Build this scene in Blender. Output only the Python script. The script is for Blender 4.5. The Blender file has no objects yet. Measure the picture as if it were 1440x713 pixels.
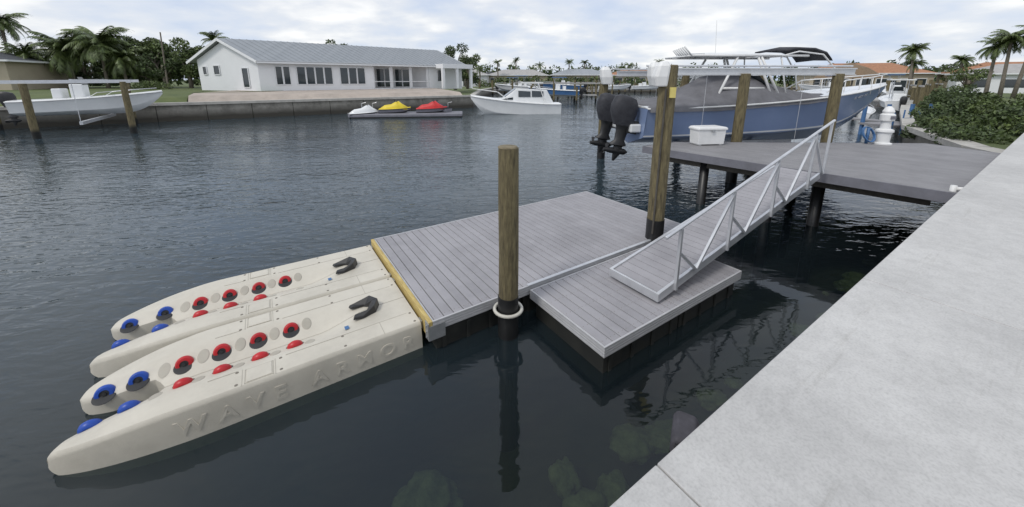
import bpy, bmesh, math, random
import numpy as np
from mathutils import Vector, Matrix, Euler, noise as mn
random.seed(7); np.random.seed(7)
scene=bpy.context.scene
ANG=math.atan2(.553,.833)
def P(s,t,z=0): return Vector((.833*s-.553*t,.553*s+.833*t,z))

# ---------------------------------------------------------------- materials
def nt(m): m.use_nodes=True; return m.node_tree.nodes,m.node_tree.links
def mat(name,c,c2=None,rough=.6,metal=0,scale=3,bump=0,bscale=20,island=0,detail=4,spec=.5,coat=0,wet=None,stretch=None,dirt=0):
    m=bpy.data.materials.new(name); N,L=nt(m); b=N['Principled BSDF']
    b.inputs['Roughness'].default_value=rough; b.inputs['Metallic'].default_value=metal
    b.inputs['Specular IOR Level'].default_value=spec
    b.inputs['Coat Weight'].default_value=coat
    c=tuple(c)+(1,); c2=tuple(c2)+(1,) if c2 else tuple(x*.8 for x in c[:3])+(1,)
    tc=N.new('ShaderNodeTexCoord'); src=tc.outputs['Object']
    if stretch:
        mp=N.new('ShaderNodeMapping'); mp.inputs['Scale'].default_value=stretch; L.new(src,mp.inputs[0]); src=mp.outputs[0]
    no=N.new('ShaderNodeTexNoise'); no.inputs['Scale'].default_value=scale; no.inputs['Detail'].default_value=detail; no.inputs['Roughness'].default_value=.65
    L.new(src,no.inputs['Vector'])
    rp=N.new('ShaderNodeValToRGB'); rp.color_ramp.elements[0].position=.32; rp.color_ramp.elements[1].position=.68
    rp.color_ramp.elements[0].color=c2; rp.color_ramp.elements[1].color=c
    L.new(no.outputs['Fac'],rp.inputs[0]); col=rp.outputs[0]
    if dirt:
        n3=N.new('ShaderNodeTexNoise'); n3.inputs['Scale'].default_value=1.3; n3.inputs['Detail'].default_value=7; n3.inputs['Roughness'].default_value=.75; L.new(tc.outputs['Object'],n3.inputs[0])
        r3=N.new('ShaderNodeMapRange'); r3.inputs[1].default_value=.35; r3.inputs[2].default_value=.55; r3.inputs[3].default_value=1-dirt; r3.inputs[4].default_value=1; L.new(n3.outputs[0],r3.inputs[0])
        h3=N.new('ShaderNodeHueSaturation'); L.new(r3.outputs[0],h3.inputs['Value']); L.new(col,h3.inputs['Color']); col=h3.outputs[0]
    if island:
        g=N.new('ShaderNodeNewGeometry'); mr=N.new('ShaderNodeMapRange'); mr.inputs[3].default_value=1-island; mr.inputs[4].default_value=1+island
        L.new(g.outputs['Random Per Island'],mr.inputs[0])
        hs=N.new('ShaderNodeHueSaturation'); L.new(mr.outputs[0],hs.inputs['Value']); L.new(col,hs.inputs['Color']); col=hs.outputs[0]
    if wet:
        g2=N.new('ShaderNodeNewGeometry'); sp=N.new('ShaderNodeSeparateXYZ'); L.new(g2.outputs['Position'],sp.inputs[0])
        ad=N.new('ShaderNodeMath'); ad.operation='MULTIPLY_ADD'; L.new(no.outputs['Fac'],ad.inputs[0]); ad.inputs[1].default_value=-.5*min(1,wet[1]); L.new(sp.outputs[2],ad.inputs[2])
        m2=N.new('ShaderNodeMapRange'); m2.inputs[1].default_value=wet[0]; m2.inputs[2].default_value=wet[1]; L.new(ad.outputs[0],m2.inputs[0])
        mx=N.new('ShaderNodeMix'); mx.data_type='RGBA'; mx.inputs['A'].default_value=tuple(wet[2])+(1,)
        L.new(m2.outputs[0],mx.inputs['Factor']); L.new(col,mx.inputs['B']); col=mx.outputs['Result']
    L.new(col,b.inputs['Base Color'])
    if bump:
        n2=N.new('ShaderNodeTexNoise'); n2.inputs['Scale'].default_value=bscale; n2.inputs['Detail'].default_value=3; L.new(src,n2.inputs['Vector'])
        bp=N.new('ShaderNodeBump'); bp.inputs['Strength'].default_value=bump; bp.inputs['Distance'].default_value=.02
        L.new(n2.outputs['Fac'],bp.inputs['Height']); L.new(bp.outputs[0],b.inputs['Normal'])
    return m
M={}
M['deck']=mat('grey_decking',(.335,.326,.342),(.285,.277,.292),rough=.6,scale=1.5,island=.05,bump=.15,bscale=60,dirt=.14)
M['deckgap']=mat('dark_gap',(.02,.02,.022),rough=.9)
M['alu']=mat('aluminium',(.64,.65,.67),(.54,.55,.57),rough=.38,metal=.5,scale=5)
M['fascia']=mat('ribbed_fascia',(.48,.48,.49),(.40,.40,.41),rough=.5,scale=5)
M['yellow_wood']=mat('treated_lumber',(.60,.47,.18),(.40,.29,.10),rough=.7,scale=6,stretch=(6,1,6),bump=.3,bscale=15)
M['float']=mat('black_float',(.014,.015,.014),(.03,.03,.026),rough=.55,scale=4)
M['poly']=mat('beige_polyethylene',(.59,.555,.475),(.53,.495,.42),rough=.5,scale=2.2,bump=.12,bscale=90,dirt=.12)
M['poly_dark']=mat('beige_recess',(.44,.41,.345),(.36,.335,.28),rough=.6)
M['seam']=mat('seam',(.20,.18,.15),rough=.8)
M['red']=mat('red_roller',(.50,.015,.02),(.40,.01,.015),rough=.4)
M['blue']=mat('blue_roller',(.01,.07,.40),(.01,.05,.3),rough=.4)
M['black']=mat('black_plastic',(.015,.015,.017),(.03,.03,.03),rough=.45)
M['pile']=mat('piling_wood',(.205,.170,.088),(.075,.060,.033),rough=.85,scale=5,stretch=(5,5,.7),bump=1,bscale=14,wet=(.25,.5,(.012,.013,.012)))
M['pile_end']=mat('piling_top',(.24,.20,.13),(.12,.1,.06),rough=.9,scale=12)
M['wrap']=mat('pile_wrap',(.010,.010,.011),(.022,.022,.022),rough=.4)
M['white']=mat('white_plastic',(.78,.78,.77),(.68,.68,.67),rough=.45,scale=2)
M['hoop']=mat('cream_hoop',(.60,.58,.52),(.50,.48,.42),rough=.5)
M['gel']=mat('white_gelcoat',(.76,.77,.77),(.70,.71,.71),rough=.2,scale=1,coat=.3)
M['bluehull']=mat('blue_gelcoat',(.24,.315,.49),(.215,.285,.455),rough=.22,scale=.8,coat=.5)
M['canvas']=mat('grey_canvas',(.17,.17,.185),(.115,.115,.125),rough=.85,scale=2,bump=.8,bscale=5)
M['dcanvas']=mat('charcoal_canvas',(.045,.047,.055),(.022,.022,.028),rough=.7,scale=4,bump=1,bscale=9)
M['glass']=mat('dark_glass',(.02,.03,.035),(.03,.04,.045),rough=.06,spec=.8)
M['steel']=mat('galvanised',(.45,.46,.47),(.35,.36,.37),rough=.45,metal=.6,scale=10)
M['fixdeck']=mat('weathered_grey_deck',(.265,.26,.265),(.215,.21,.217),rough=.7,scale=1.2,island=.05,bump=.15,bscale=50,dirt=.15)
M['beam']=mat('dark_timber',(.10,.09,.075),(.05,.045,.04),rough=.85,scale=4,wet=(.2,.5,(.02,.02,.02)))
M['farwall']=mat('seawall_concrete',(.38,.36,.32),(.20,.19,.165),rough=.9,scale=.9,wet=(.1,.75,(.06,.055,.045)),dirt=.35)
M['cap']=mat('concrete_cap',(.50,.48,.44),(.40,.385,.35),rough=.85,scale=1.5,dirt=.2)
M['sand']=mat('paver_yard',(.47,.405,.35),(.38,.33,.285),rough=.9,scale=.5,dirt=.15)
M['lawn']=mat('lawn_grass',(.115,.14,.045),(.065,.09,.03),rough=.9,scale=.6,bump=.6,bscale=30)
M['wallw']=mat('white_stucco',(.78,.79,.80),(.74,.75,.76),rough=.8,scale=.6)
M['beige']=mat('beige_stucco',(.50,.44,.33),(.44,.38,.29),rough=.8,scale=.6)
M['roofg']=mat('metal_roof',(.29,.31,.33),(.25,.27,.29),rough=.5,scale=.4,stretch=(6,.2,.2))
M['roofd']=mat('dark_shingle',(.07,.075,.085),(.045,.05,.055),rough=.9,scale=2)
M['rooft']=mat('terracotta_roof',(.40,.20,.11),(.28,.14,.08),rough=.85,scale=2)
M['roofl']=mat('light_roof',(.40,.39,.375),(.31,.30,.29),rough=.8,scale=2)
M['thatch']=mat('thatch',(.24,.175,.11),(.14,.095,.06),rough=.95,scale=6,bump=1,bscale=20)
M['leaf']=mat('foliage',(.120,.155,.045),(.048,.078,.021),rough=.6,scale=.9,island=.5)
M['leafd']=mat('foliage_dark',(.085,.120,.038),(.032,.053,.018),rough=.65,scale=.7,island=.5)
M['palm']=mat('palm_frond',(.120,.155,.048),(.060,.09,.026),rough=.5,scale=.8,island=.45)
M['trunk']=mat('palm_trunk',(.24,.21,.17),(.13,.11,.09),rough=.9,scale=8)
M['rock']=mat('algae_rock',(.24,.25,.13),(.07,.085,.038),rough=.9,scale=6,bump=1,bscale=12,detail=8)
M['mud']=mat('canal_bed',(.060,.062,.040),(.022,.025,.016),rough=.95,scale=1.1,detail=8)
M['ykay']=mat('yellow_cover',(.75,.58,.03),(.62,.47,.02),rough=.5)
M['rkay']=mat('red_cover',(.60,.03,.03),(.46,.02,.02),rough=.5)
M['dblue']=mat('blue_paint',(.07,.17,.36),(.05,.13,.28),rough=.5)
M['greyhull']=mat('grey_composite',(.20,.20,.23),(.15,.15,.17),rough=.6)
M['rubber']=mat('weathered_rubber',(.075,.072,.085),(.045,.043,.05),rough=.75,scale=8)
M['sign']=mat('sign_yellow',(.7,.6,.2),(.6,.5,.15),rough=.6)

def concrete_top():
    m=bpy.data.materials.new('seawall_cap_concrete'); N,L=nt(m); b=N['Principled BSDF']; b.inputs['Roughness'].default_value=.82
    tc=N.new('ShaderNodeTexCoord')
    def noise(s,d,r=.6,st=None):
        n=N.new('ShaderNodeTexNoise'); n.inputs['Scale'].default_value=s; n.inputs['Detail'].default_value=d; n.inputs['Roughness'].default_value=r
        if st:
            mp=N.new('ShaderNodeMapping'); mp.inputs['Scale'].default_value=st; L.new(tc.outputs['Object'],mp.inputs[0]); L.new(mp.outputs[0],n.inputs[0])
        else: L.new(tc.outputs['Object'],n.inputs[0])
        return n.outputs['Fac']
    def ramp(f,a,ca,bb,cb):
        r=N.new('ShaderNodeValToRGB'); e=r.color_ramp.elements; e[0].position=a; e[0].color=ca+(1,); e[1].position=bb; e[1].color=cb+(1,); L.new(f,r.inputs[0]); return r.outputs[0]
    def mul(a,bb,f=1):
        x=N.new('ShaderNodeMix'); x.data_type='RGBA'; x.blend_type='MULTIPLY'; x.inputs['Factor'].default_value=f; L.new(a,x.inputs['A']); L.new(bb,x.inputs['B']); return x.outputs['Result']
    base=ramp(noise(.6,7,.62),.33,(.47,.463,.45),.66,(.575,.567,.55))
    c=mul(base,ramp(noise(9,5,.7),.35,(.88,.88,.88),.6,(1,1,1)))
    c=mul(c,ramp(noise(60,2),.3,(.86,.86,.86),.55,(1,1,1)))
    c=mul(c,ramp(noise(2.0,7,.8,(.25,3,1)),.27,(.80,.79,.77),.42,(1,1,1)))
    L.new(c,b.inputs['Base Color'])
    bp=N.new('ShaderNodeBump'); bp.inputs['Strength'].default_value=.4; bp.inputs['Distance'].default_value=.004
    L.new(noise(45,5,.8),bp.inputs['Height']); L.new(bp.outputs[0],b.inputs['Normal'])
    return m
M['walltop']=concrete_top()

def water_mat():
    m=bpy.data.materials.new('canal_water'); N,L=nt(m); N.remove(N['Principled BSDF']); out=N['Material Output']
    tc=N.new('ShaderNodeTexCoord')
    mp=N.new('ShaderNodeMapping'); mp.inputs['Rotation'].default_value=(0,0,-.25); mp.inputs['Scale'].default_value=(.75,1.6,1); L.new(tc.outputs['Object'],mp.inputs[0])
    def noise(s,d,r=.5,dist=0):
        n=N.new('ShaderNodeTexNoise'); n.inputs['Scale'].default_value=s; n.inputs['Detail'].default_value=d; n.inputs['Roughness'].default_value=r; n.inputs['Distortion'].default_value=dist
        L.new(mp.outputs[0],n.inputs[0]); return n.outputs['Fac']
    def math_(op,a,b):
        x=N.new('ShaderNodeMath'); x.operation=op
        for i,v in enumerate((a,b)):
            if isinstance(v,(int,float)): x.inputs[i].default_value=v
            else: L.new(v,x.inputs[i])
        return x.outputs[0]
    a=noise(1.6,3,.5,.8); b=noise(4.6,1,.5,.4); big=noise(.22,1)
    h=math_('ADD',math_('MULTIPLY',a,.75),math_('MULTIPLY',b,.34))
    m2=N.new('ShaderNodeMapping'); m2.vector_type='POINT'; m2.inputs['Rotation'].default_value=(0,0,-ANG); L.new(tc.outputs['Object'],m2.inputs[0])
    sp=N.new('ShaderNodeSeparateXYZ'); L.new(m2.outputs[0],sp.inputs[0])
    mr=N.new('ShaderNodeMapRange'); mr.interpolation_type='SMOOTHSTEP'; mr.inputs[1].default_value=2.8; mr.inputs[2].default_value=9; mr.inputs[3].default_value=.14; mr.inputs[4].default_value=1.0; L.new(sp.outputs[1],mr.inputs[0])
    mr2=N.new('ShaderNodeMapRange'); mr2.interpolation_type='SMOOTHSTEP'; mr2.inputs[1].default_value=5.5; mr2.inputs[2].default_value=10; mr2.inputs[3].default_value=0; mr2.inputs[4].default_value=.6; L.new(sp.outputs[0],mr2.inputs[0])
    mr3=N.new('ShaderNodeMapRange'); mr3.inputs[1].default_value=.3; mr3.inputs[2].default_value=.7; mr3.inputs[3].default_value=.5; mr3.inputs[4].default_value=1.25; L.new(big,mr3.inputs[0])
    st=math_('MULTIPLY',math_('MAXIMUM',mr.outputs[0],mr2.outputs[0]),mr3.outputs[0])
    hh=math_('MULTIPLY',h,st)
    bp=N.new('ShaderNodeBump'); bp.inputs['Strength'].default_value=1; bp.inputs['Distance'].default_value=.060
    L.new(hh,bp.inputs['Height'])
    fr=N.new('ShaderNodeFresnel'); fr.inputs['IOR'].default_value=1.40; L.new(bp.outputs[0],fr.inputs['Normal'])
    gl=N.new('ShaderNodeBsdfGlossy'); gl.inputs['Roughness'].default_value=.035; gl.inputs['Color'].default_value=(.98,.99,1,1); L.new(bp.outputs[0],gl.inputs['Normal'])
    tr=N.new('ShaderNodeBsdfTransparent'); tr.inputs['Color'].default_value=(.42,.50,.43,1)
    df=N.new('ShaderNodeBsdfDiffuse'); df.inputs['Color'].default_value=(.036,.054,.066,1)
    tb=N.new('ShaderNodeMapRange'); tb.inputs[1].default_value=2.0; tb.inputs[2].default_value=10; tb.inputs[3].default_value=.16; tb.inputs[4].default_value=.95; L.new(sp.outputs[1],tb.inputs[0])
    body=N.new('ShaderNodeMixShader'); L.new(tb.outputs[0],body.inputs[0]); L.new(tr.outputs[0],body.inputs[1]); L.new(df.outputs[0],body.inputs[2])
    mx=N.new('ShaderNodeMixShader'); L.new(fr.outputs[0],mx.inputs[0]); L.new(body.outputs[0],mx.inputs[1]); L.new(gl.outputs[0],mx.inputs[2])
    L.new(mx.outputs[0],out.inputs['Surface']); return m
M['water']=water_mat()

# ---------------------------------------------------------------- helpers
def link(o,parent=None):
    scene.collection.objects.link(o)
    if parent: o.parent=parent
    return o
def group(name,loc=(0,0,0),rot=0):
    e=bpy.data.objects.new(name,None); e.location=loc; e.rotation_euler=(0,0,rot); e.empty_display_size=.2; scene.collection.objects.link(e); return e
def fin(bm,name,m,parent=None,smooth=False,loc=None,rot=None,bevel=0,seg=2):
    me=bpy.data.meshes.new(name); bmesh.ops.recalc_face_normals(bm,faces=bm.faces[:]); bm.to_mesh(me); bm.free()
    me.materials.append(M[m] if isinstance(m,str) else m)
    if smooth:
        for p in me.polygons: p.use_smooth=True
        if smooth=='auto': me.set_sharp_from_angle(angle=math.radians(38))
    o=bpy.data.objects.new(name,me); link(o,parent)
    if loc is not None: o.location=loc
    if rot is not None: o.rotation_euler=rot
    if bevel:
        md=o.modifiers.new('b','BEVEL'); md.width=bevel; md.segments=seg; md.limit_method='ANGLE'
    return o
def box(bm,x0,x1,y0,y1,z0,z1,mx=None):
    vs=[bm.verts.new((x,y,z)) for z in (z0,z1) for x,y in ((x0,y0),(x1,y0),(x1,y1),(x0,y1))]
    if mx:
        for v in vs: v.co=mx@v.co
    for f in ((0,3,2,1),(4,5,6,7),(0,1,5,4),(1,2,6,5),(2,3,7,6),(3,0,4,7)): bm.faces.new([vs[i] for i in f])
def prism(bm,pts,z0,z1):
    a=[bm.verts.new((p[0],p[1],z0)) for p in pts]; b=[bm.verts.new((p[0],p[1],z1)) for p in pts]; n=len(pts)
    bm.faces.new(a[::-1]); bm.faces.new(b)
    for i in range(n): bm.faces.new((a[i],a[(i+1)%n],b[(i+1)%n],b[i]))
def frame(d):
    d=d.normalized(); u=Vector((0,0,1)) if abs(d.z)<.95 else Vector((1,0,0)); x=d.cross(u).normalized(); return x,x.cross(d).normalized()
def tube(bm,pts,r,n=10,caps=True):
    pts=[Vector(p) for p in pts]; rs=r if isinstance(r,(list,tuple)) else [r]*len(pts); rings=[]
    for i,p in enumerate(pts):
        d=(pts[min(i+1,len(pts)-1)]-pts[max(i-1,0)]); x,y=frame(d)
        if rings and x.dot(px)<0: x=-x;y=-y
        px=x
        rings.append([bm.verts.new(p+(x*math.cos(a)+y*math.sin(a))*rs[i]) for a in [2*math.pi*k/n for k in range(n)]])
    for a,b in zip(rings,rings[1:]):
        for k in range(n): bm.faces.new((a[k],a[(k+1)%n],b[(k+1)%n],b[k]))
    if caps: bm.faces.new(rings[0][::-1]); bm.faces.new(rings[-1])
def bar(bm,p,q,w,h):
    p=Vector(p);q=Vector(q); d=(q-p); x,y=frame(d)
    vs=[bm.verts.new(c+x*a*w/2+y*b*h/2) for c in (p,q) for a,b in ((-1,-1),(1,-1),(1,1),(-1,1))]
    for f in ((0,3,2,1),(4,5,6,7),(0,1,5,4),(1,2,6,5),(2,3,7,6),(3,0,4,7)): bm.faces.new([vs[i] for i in f])
def lathe(bm,prof,n=20,mx=Matrix()):
    rings=[[bm.verts.new(mx@Vector((r*math.cos(2*math.pi*k/n),r*math.sin(2*math.pi*k/n),z))) for k in range(n)] for r,z in prof]
    for a,b in zip(rings,rings[1:]):
        for k in range(n): bm.faces.new((a[k],a[(k+1)%n],b[(k+1)%n],b[k]))
    bm.faces.new(rings[0][::-1]); bm.faces.new(rings[-1])
def loft(bm,secs,close=False,cap=True):
    R=[[bm.verts.new(p) for p in s] for s in secs]; n=len(R[0])
    for a,b in zip(R,R[1:]):
        for k in range(n if close else n-1): bm.faces.new((a[k],a[(k+1)%n],b[(k+1)%n],b[k]))
    if cap:
        for r in (R[0],R[-1]):
            try: bm.faces.new(r)
            except: pass
def npmesh(name,V,F,m,parent=None):
    me=bpy.data.meshes.new(name); me.from_pydata([tuple(v) for v in V],[],F); me.materials.append(M[m]); o=bpy.data.objects.new(name,me); return link(o,parent)
def leaves(blobs,n,size,seed=1):
    r=np.random.RandomState(seed); b=np.array(blobs,float); w=b[:,3]*b[:,4]*b[:,5]; w=w**.67; idx=r.choice(len(b),n,p=w/w.sum())
    d=r.normal(size=(n,3)); d/=np.linalg.norm(d,axis=1)[:,None]; rad=r.uniform(.35,1.08,(n,1))**.6
    c=b[idx,:3]+d*rad*b[idx,3:6]
    u=r.normal(size=(n,3)); u/=np.linalg.norm(u,axis=1)[:,None]; v=np.cross(u,r.normal(size=(n,3))); v/=np.linalg.norm(v,axis=1)[:,None]
    s=size*r.uniform(.5,1.4,(n,1)); V=np.stack([c-u*s,c-v*s*.5,c+u*s,c+v*s*.5],1).reshape(-1,3)
    return V,[(4*i,4*i+1,4*i+2,4*i+3) for i in range(n)]
def tree(name,x,y,z,h,w,seed,n=2600,m='leaf'):
    g=group(name,(x,y,z)); r=random.Random(seed); bm=bmesh.new()
    tube(bm,[(0,0,-.2),(.1,0,h*.25),(.05,.1,h*.5)],[w*.05,w*.04,w*.03],8); bl=[]
    for i in range(14):
        a=r.uniform(0,6.28); rr=r.uniform(.1,.42)*w; zz=h*r.uniform(.22,.88); rr*=1.1-abs(zz/h-.55)
        bl.append((rr*math.cos(a),rr*math.sin(a),zz,w*r.uniform(.12,.23),w*r.uniform(.12,.23),h*r.uniform(.08,.14)))
        tube(bm,[(.05,.1,h*.2),(rr*.5*math.cos(a),rr*.5*math.sin(a),zz*.75),(rr*math.cos(a),rr*math.sin(a),zz)],[w*.02,w*.014,w*.006],5)
    fin(bm,'trunk','trunk',g,True); V,F=leaves(bl,n,w*.030,seed); npmesh('crown',V,F,m,g); return g
def palm(name,x,y,z,h,R,seed,lean=.05,nf=24,fine=1):
    g=group(name,(x,y,z)); r=random.Random(seed); bm=bmesh.new(); a0=r.uniform(0,6.28); tip=Vector((math.cos(a0)*lean*h,math.sin(a0)*lean*h,h))
    tube(bm,[(0,0,-.3),tip*.35,Vector((tip.x*.75,tip.y*.75,h*.75)),tip],[.24,.18,.15,.17],8); fin(bm,'trunk','trunk',g,True)
    V=[];F=[]; nseg=12 if fine else 9; qs=(0,.33,.67) if fine else (0,.5)
    for i in range(nf):
        az=i*2.4+r.uniform(-.2,.2); el=r.uniform(-.7,1.3); L=R*r.uniform(.75,1.1); h0=Vector((math.cos(az),math.sin(az),0)); p=tip.copy(); e=el; pts=[p.copy()]
        for k in range(nseg):
            e-= (1.6+.4*r.random())/nseg*(.4+1.1*k/nseg); p=p+(h0*math.cos(e)+Vector((0,0,1))*math.sin(e))*L/nseg; pts.append(p.copy())
        side=Vector((-h0.y,h0.x,0))
        for k in range(1,nseg+1):
            for q in qs:
                c=pts[k-1].lerp(pts[k],q); d=(pts[k]-pts[k-1]).normalized(); ll=R*.25*math.sin(min(1,(k+q)/nseg*.93+.12)*math.pi)**.6+.05
                for sg in (-1,1):
                    t=c+(side*sg*.75+d*.6+Vector((0,0,-.35-.6*r.random()))).normalized()*ll*r.uniform(.75,1.1); b0=len(V); wv=d*R*(.017 if fine else .026)
                    V+= [c-wv,c+wv,t]; F.append((b0,b0+1,b0+2))
    npmesh('fronds',V,F,'palm',g); return g

# ---------------------------------------------------------------- water, bed, land
bm=bmesh.new(); box(bm,-900,900,-60,1500,-3.2,-3.0); fin(bm,'canal_bed','mud')
bm=bmesh.new()
for q4 in (((-20,.4,-.85),(30,.4,-.85),(30,2.6,-1.35),(-20,2.6,-1.35)),((-20,2.6,-1.35),(30,2.6,-1.35),(30,6,-3.0),(-20,6,-3.0))):
    bm.faces.new([bm.verts.new(P(*q)) for q in q4])
fin(bm,'canal_bank','mud')
bm=bmesh.new(); bm.faces.new([bm.verts.new(v) for v in ((-900,-60,0),(900,-60,0),(900,1500,0),(-900,1500,0))]); fin(bm,'water','water')

def wallrun(name,pts,zt=1.35,m='farwall',th=.4):
    g=group(name); bm=bmesh.new(); bc=bmesh.new()
    for p,q in zip(pts,pts[1:]):
        p=Vector((*p,0));q=Vector((*q,0)); d=(q-p).normalized(); n=Vector((-d.y,d.x,0)); L=(q-p).length; k=max(1,int(L/3.2))
        for i in range(k):
            a=p+d*(L*i/k+.02); b=p+d*(L*(i+1)/k-.02)
            bar(bm,a+n*th/2+Vector((0,0,(zt-2)/2)),b+n*th/2+Vector((0,0,(zt-2)/2)),th,zt+2)
        bar(bc,p+n*(th/2-.08)+Vector((0,0,zt+.1)),q+n*(th/2-.08)+Vector((0,0,zt+.1)),th+.3,.22)
    fin(bm,'panels',m,g); fin(bc,'cap','cap',g)
shore=[tuple(P(-60,42)[:2]),tuple(P(22,42)[:2]),(-6,72),(-4,100),(30,104),(76,99.9)]
wallrun('far_seawall',shore)
bm=bmesh.new(); prism(bm,[tuple(P(-60,42.35)[:2]),tuple(P(21.7,42.35)[:2]),(-6.4,72),(-4.4,100.4),(30,104.4),(76,100.3),(500,100.3),(500,1400),(-700,1400),(-700,30)],-1,1.5); fin(bm,'far_ground','lawn')
def strip(name,m,rows):
    bm=bmesh.new(); rs=[[bm.verts.new(P(s,t,z)) for s,t,z in r] for r in rows]
    for a,b in zip(rs,rs[1:]):
        for k in range(len(a)-1): bm.faces.new((a[k],a[k+1],b[k+1],b[k]))
    fin(bm,name,m)
strip('paver_yard','sand',[[(-5.5,42.9,1.53),(21,42.9,1.53)],[(-5.5,43.6,2.05),(21,43.6,1.9)],[(-5.5,47,2.18),(21,50,2.2)],[(-2,53,2.3),(21,62,2.35)]])
strip('lawn','lawn',[[(-60,42.9,1.52),(-5.6,42.9,1.52)],[(-60,44,1.9),(-5.6,44,1.9)],[(-60,49,2.25),(-5.6,47.2,2.2)],[(-60,90,2.3),(-2.1,90,2.4)],])
strip('side_lawn','lawn',[[(-5.5,47.05,2.19),(1,48.5,2.23)],[(-2.05,90,2.4),(30,90,2.4)]])
rshore=[(15.3,11.0),(15.9,12.6),(20,18.6),(29,27.5),(42,40),(53,51),(66,67),(76,82),(76,99.9)]
wallrun('neighbour_seawall',rshore[::-1],1.0)
bm=bmesh.new(); prism(bm,[(x+.3,y-.2) for x,y in rshore]+[(500,99.7),(500,-50),(40,-40),(17,0),(15.6,10.8)],-1,1.15); fin(bm,'neighbour_ground','lawn')

g=group('seawall',P(0,0),ANG)
joints=[-14,-4.94,-1.77,1.40,4.57,7.74,10.91,14.08,17.25,20.42,23.6,40]
bm=bmesh.new()
for a,b in zip(joints,joints[1:]): box(bm,a+.004,b-.004,-7,.82,1.36,1.60)
fin(bm,'cap','walltop',g,bevel=.008)
bm=bmesh.new(); box(bm,-14,40,-7,.80,1.3,1.575); box(bm,-14,40,-7,.62,-3,1.3); fin(bm,'wall_face','farwall',g)

# ---------------------------------------------------------------- pilings
def piling(x,y,z1,r,wrap=None):
    g=group('piling',(x,y,0)); rr=random.Random(int(x*100+y*7)); bm=bmesh.new()
    n=8; pts=[(rr.uniform(-.01,.01),rr.uniform(-.01,.01),-3+(z1+3)*i/n) for i in range(n+1)]
    tube(bm,pts,[r*(1.06-.06*i/n+rr.uniform(-.02,.02)) for i in range(n+1)],20); fin(bm,'shaft','pile',g,'auto')
    bm=bmesh.new(); lathe(bm,[(r*.97,z1+.002),(r*.9,z1+.02)],20); fin(bm,'top','pile_end',g)
    if wrap:
        bm=bmesh.new(); lathe(bm,[(r*1.09,-2.5),(r*1.09,wrap)],22); fin(bm,'wrap','wrap',g,'auto')
    return g
gp=piling(*P(2.44,3.77)[:2],2.63,.128,wrap=.60)
bm=bmesh.new(); hp=[(.185*math.cos(a),.185*math.sin(a),.40) for a in [2*math.pi*i/28 for i in range(29)]]; tube(bm,hp,.024,8)
tube(bm,[(-.03,.17,.40),(-.03,.27,.40)],.022,8); fin(bm,'pile_hoop','hoop',gp,True)
g2=piling(*P(6.0,4.05)[:2],3.68,.15,wrap=.85)
bm=bmesh.new(); tube(bm,[(-.10,-.15,.6),(-.08,-.15,3.3)],.018,6); fin(bm,'conduit','beam',g2)
bm=bmesh.new(); box(bm,-.02,.08,-.185,-.150,3.14,3.32); fin(bm,'notice','sign',g2)

# ---------------------------------------------------------------- floating dock
def floating_dock(name,s0,s1,t0,t1,ztop,yellow=False,board=.14):
    g=group(name,P(s0,t0),ANG); L=s1-s0; W=t1-t0; bm=bmesh.new(); n=int(round((L-.06)/board)); bw=(L-.06)/n
    bs=bmesh.new()
    for i in range(n):
        x0=.03+i*bw+.005; x1=.03+(i+1)*bw-.005
        box(bm,x0,x1,.03,W-.03,ztop-.03,ztop)
        for yy in [.10+k*(W-.2)/4 for k in range(5)]:
            for xx in (x0+.03,x1-.03): lathe(bs,[(.006,ztop-.001),(.006,ztop+.0012)],6,Matrix.Translation((xx,yy,0)))
    fin(bm,'decking','deck',g,bevel=.004,seg=1); fin(bs,'screws','seam',g)
    bm=bmesh.new(); box(bm,.03,L-.03,.03,W-.03,ztop-.13,ztop-.034); fin(bm,'underframe','deckgap',g)
    bm=bmesh.new()
    for k in range(4):
        z1=ztop+.004-k*.038; z0=z1-.031
        for a in ((0,L,0,.028),(0,L,W-.028,W),(L-.028,L,.0285,W-.0285))+(() if yellow else ((0,.028,.0285,W-.0285),)): box(bm,a[0],a[1],a[2],a[3],z0,z1)
    for a in ((.004,L-.004,.004,.026),(.004,L-.004,W-.026,W-.004),(L-.026,L-.004,.03,W-.03),(.004,.026,.03,W-.03)): box(bm,a[0],a[1],a[2],a[3],ztop-.145,ztop-.004)
    fin(bm,'ribbed_edge','fascia',g,bevel=.003,seg=1)
    if yellow:
        bm=bmesh.new(); box(bm,-.055,-.002,-.0,W,ztop-.235,ztop+.006); fin(bm,'end_board','yellow_wood',g,bevel=.006)
        bm=bmesh.new(); box(bm,-.067,-.056,-.012,.10,ztop-.25,ztop-.01); box(bm,-.067,.16,-.014,-.002,ztop-.25,ztop-.05)
        for zz in (.04,.12,.2):
            lathe(bm,[(.014,0),(.014,.012)],8,Matrix.Translation((-.068,.05,ztop-zz-.02))@Matrix.Rotation(-math.pi/2,4,'Y'))
        fin(bm,'corner_bracket','steel',g)
    bm=bmesh.new(); nx=max(2,int(L/1.25)); ny=max(1,int(round(W/1.5)))
    for i in range(nx):
        for j in range(ny):
            x0=.05+i*(L-.10)/nx; x1=.05+(i+1)*(L-.10)/nx-.04; y0=.05+j*(W-.10)/ny; y1=.05+(j+1)*(W-.10)/ny-.04
            box(bm,x0,x1,y0,y1,-.22,ztop-.150)
            for k in range(4): box(bm,x0+.08+k*(x1-x0-.2)/3.2,x0+.14+k*(x1-x0-.2)/3.2,y0-.02,y0-.001,-.2,ztop-.19)
    fin(bm,'floats','float',g,bevel=.02)
    return g
gm=floating_dock('floating_dock',1.45,7.1,4.0,7.0,.45,True)
gl=floating_dock('floating_dock',2.95,6.15,2.5,3.965,.41)
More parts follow.
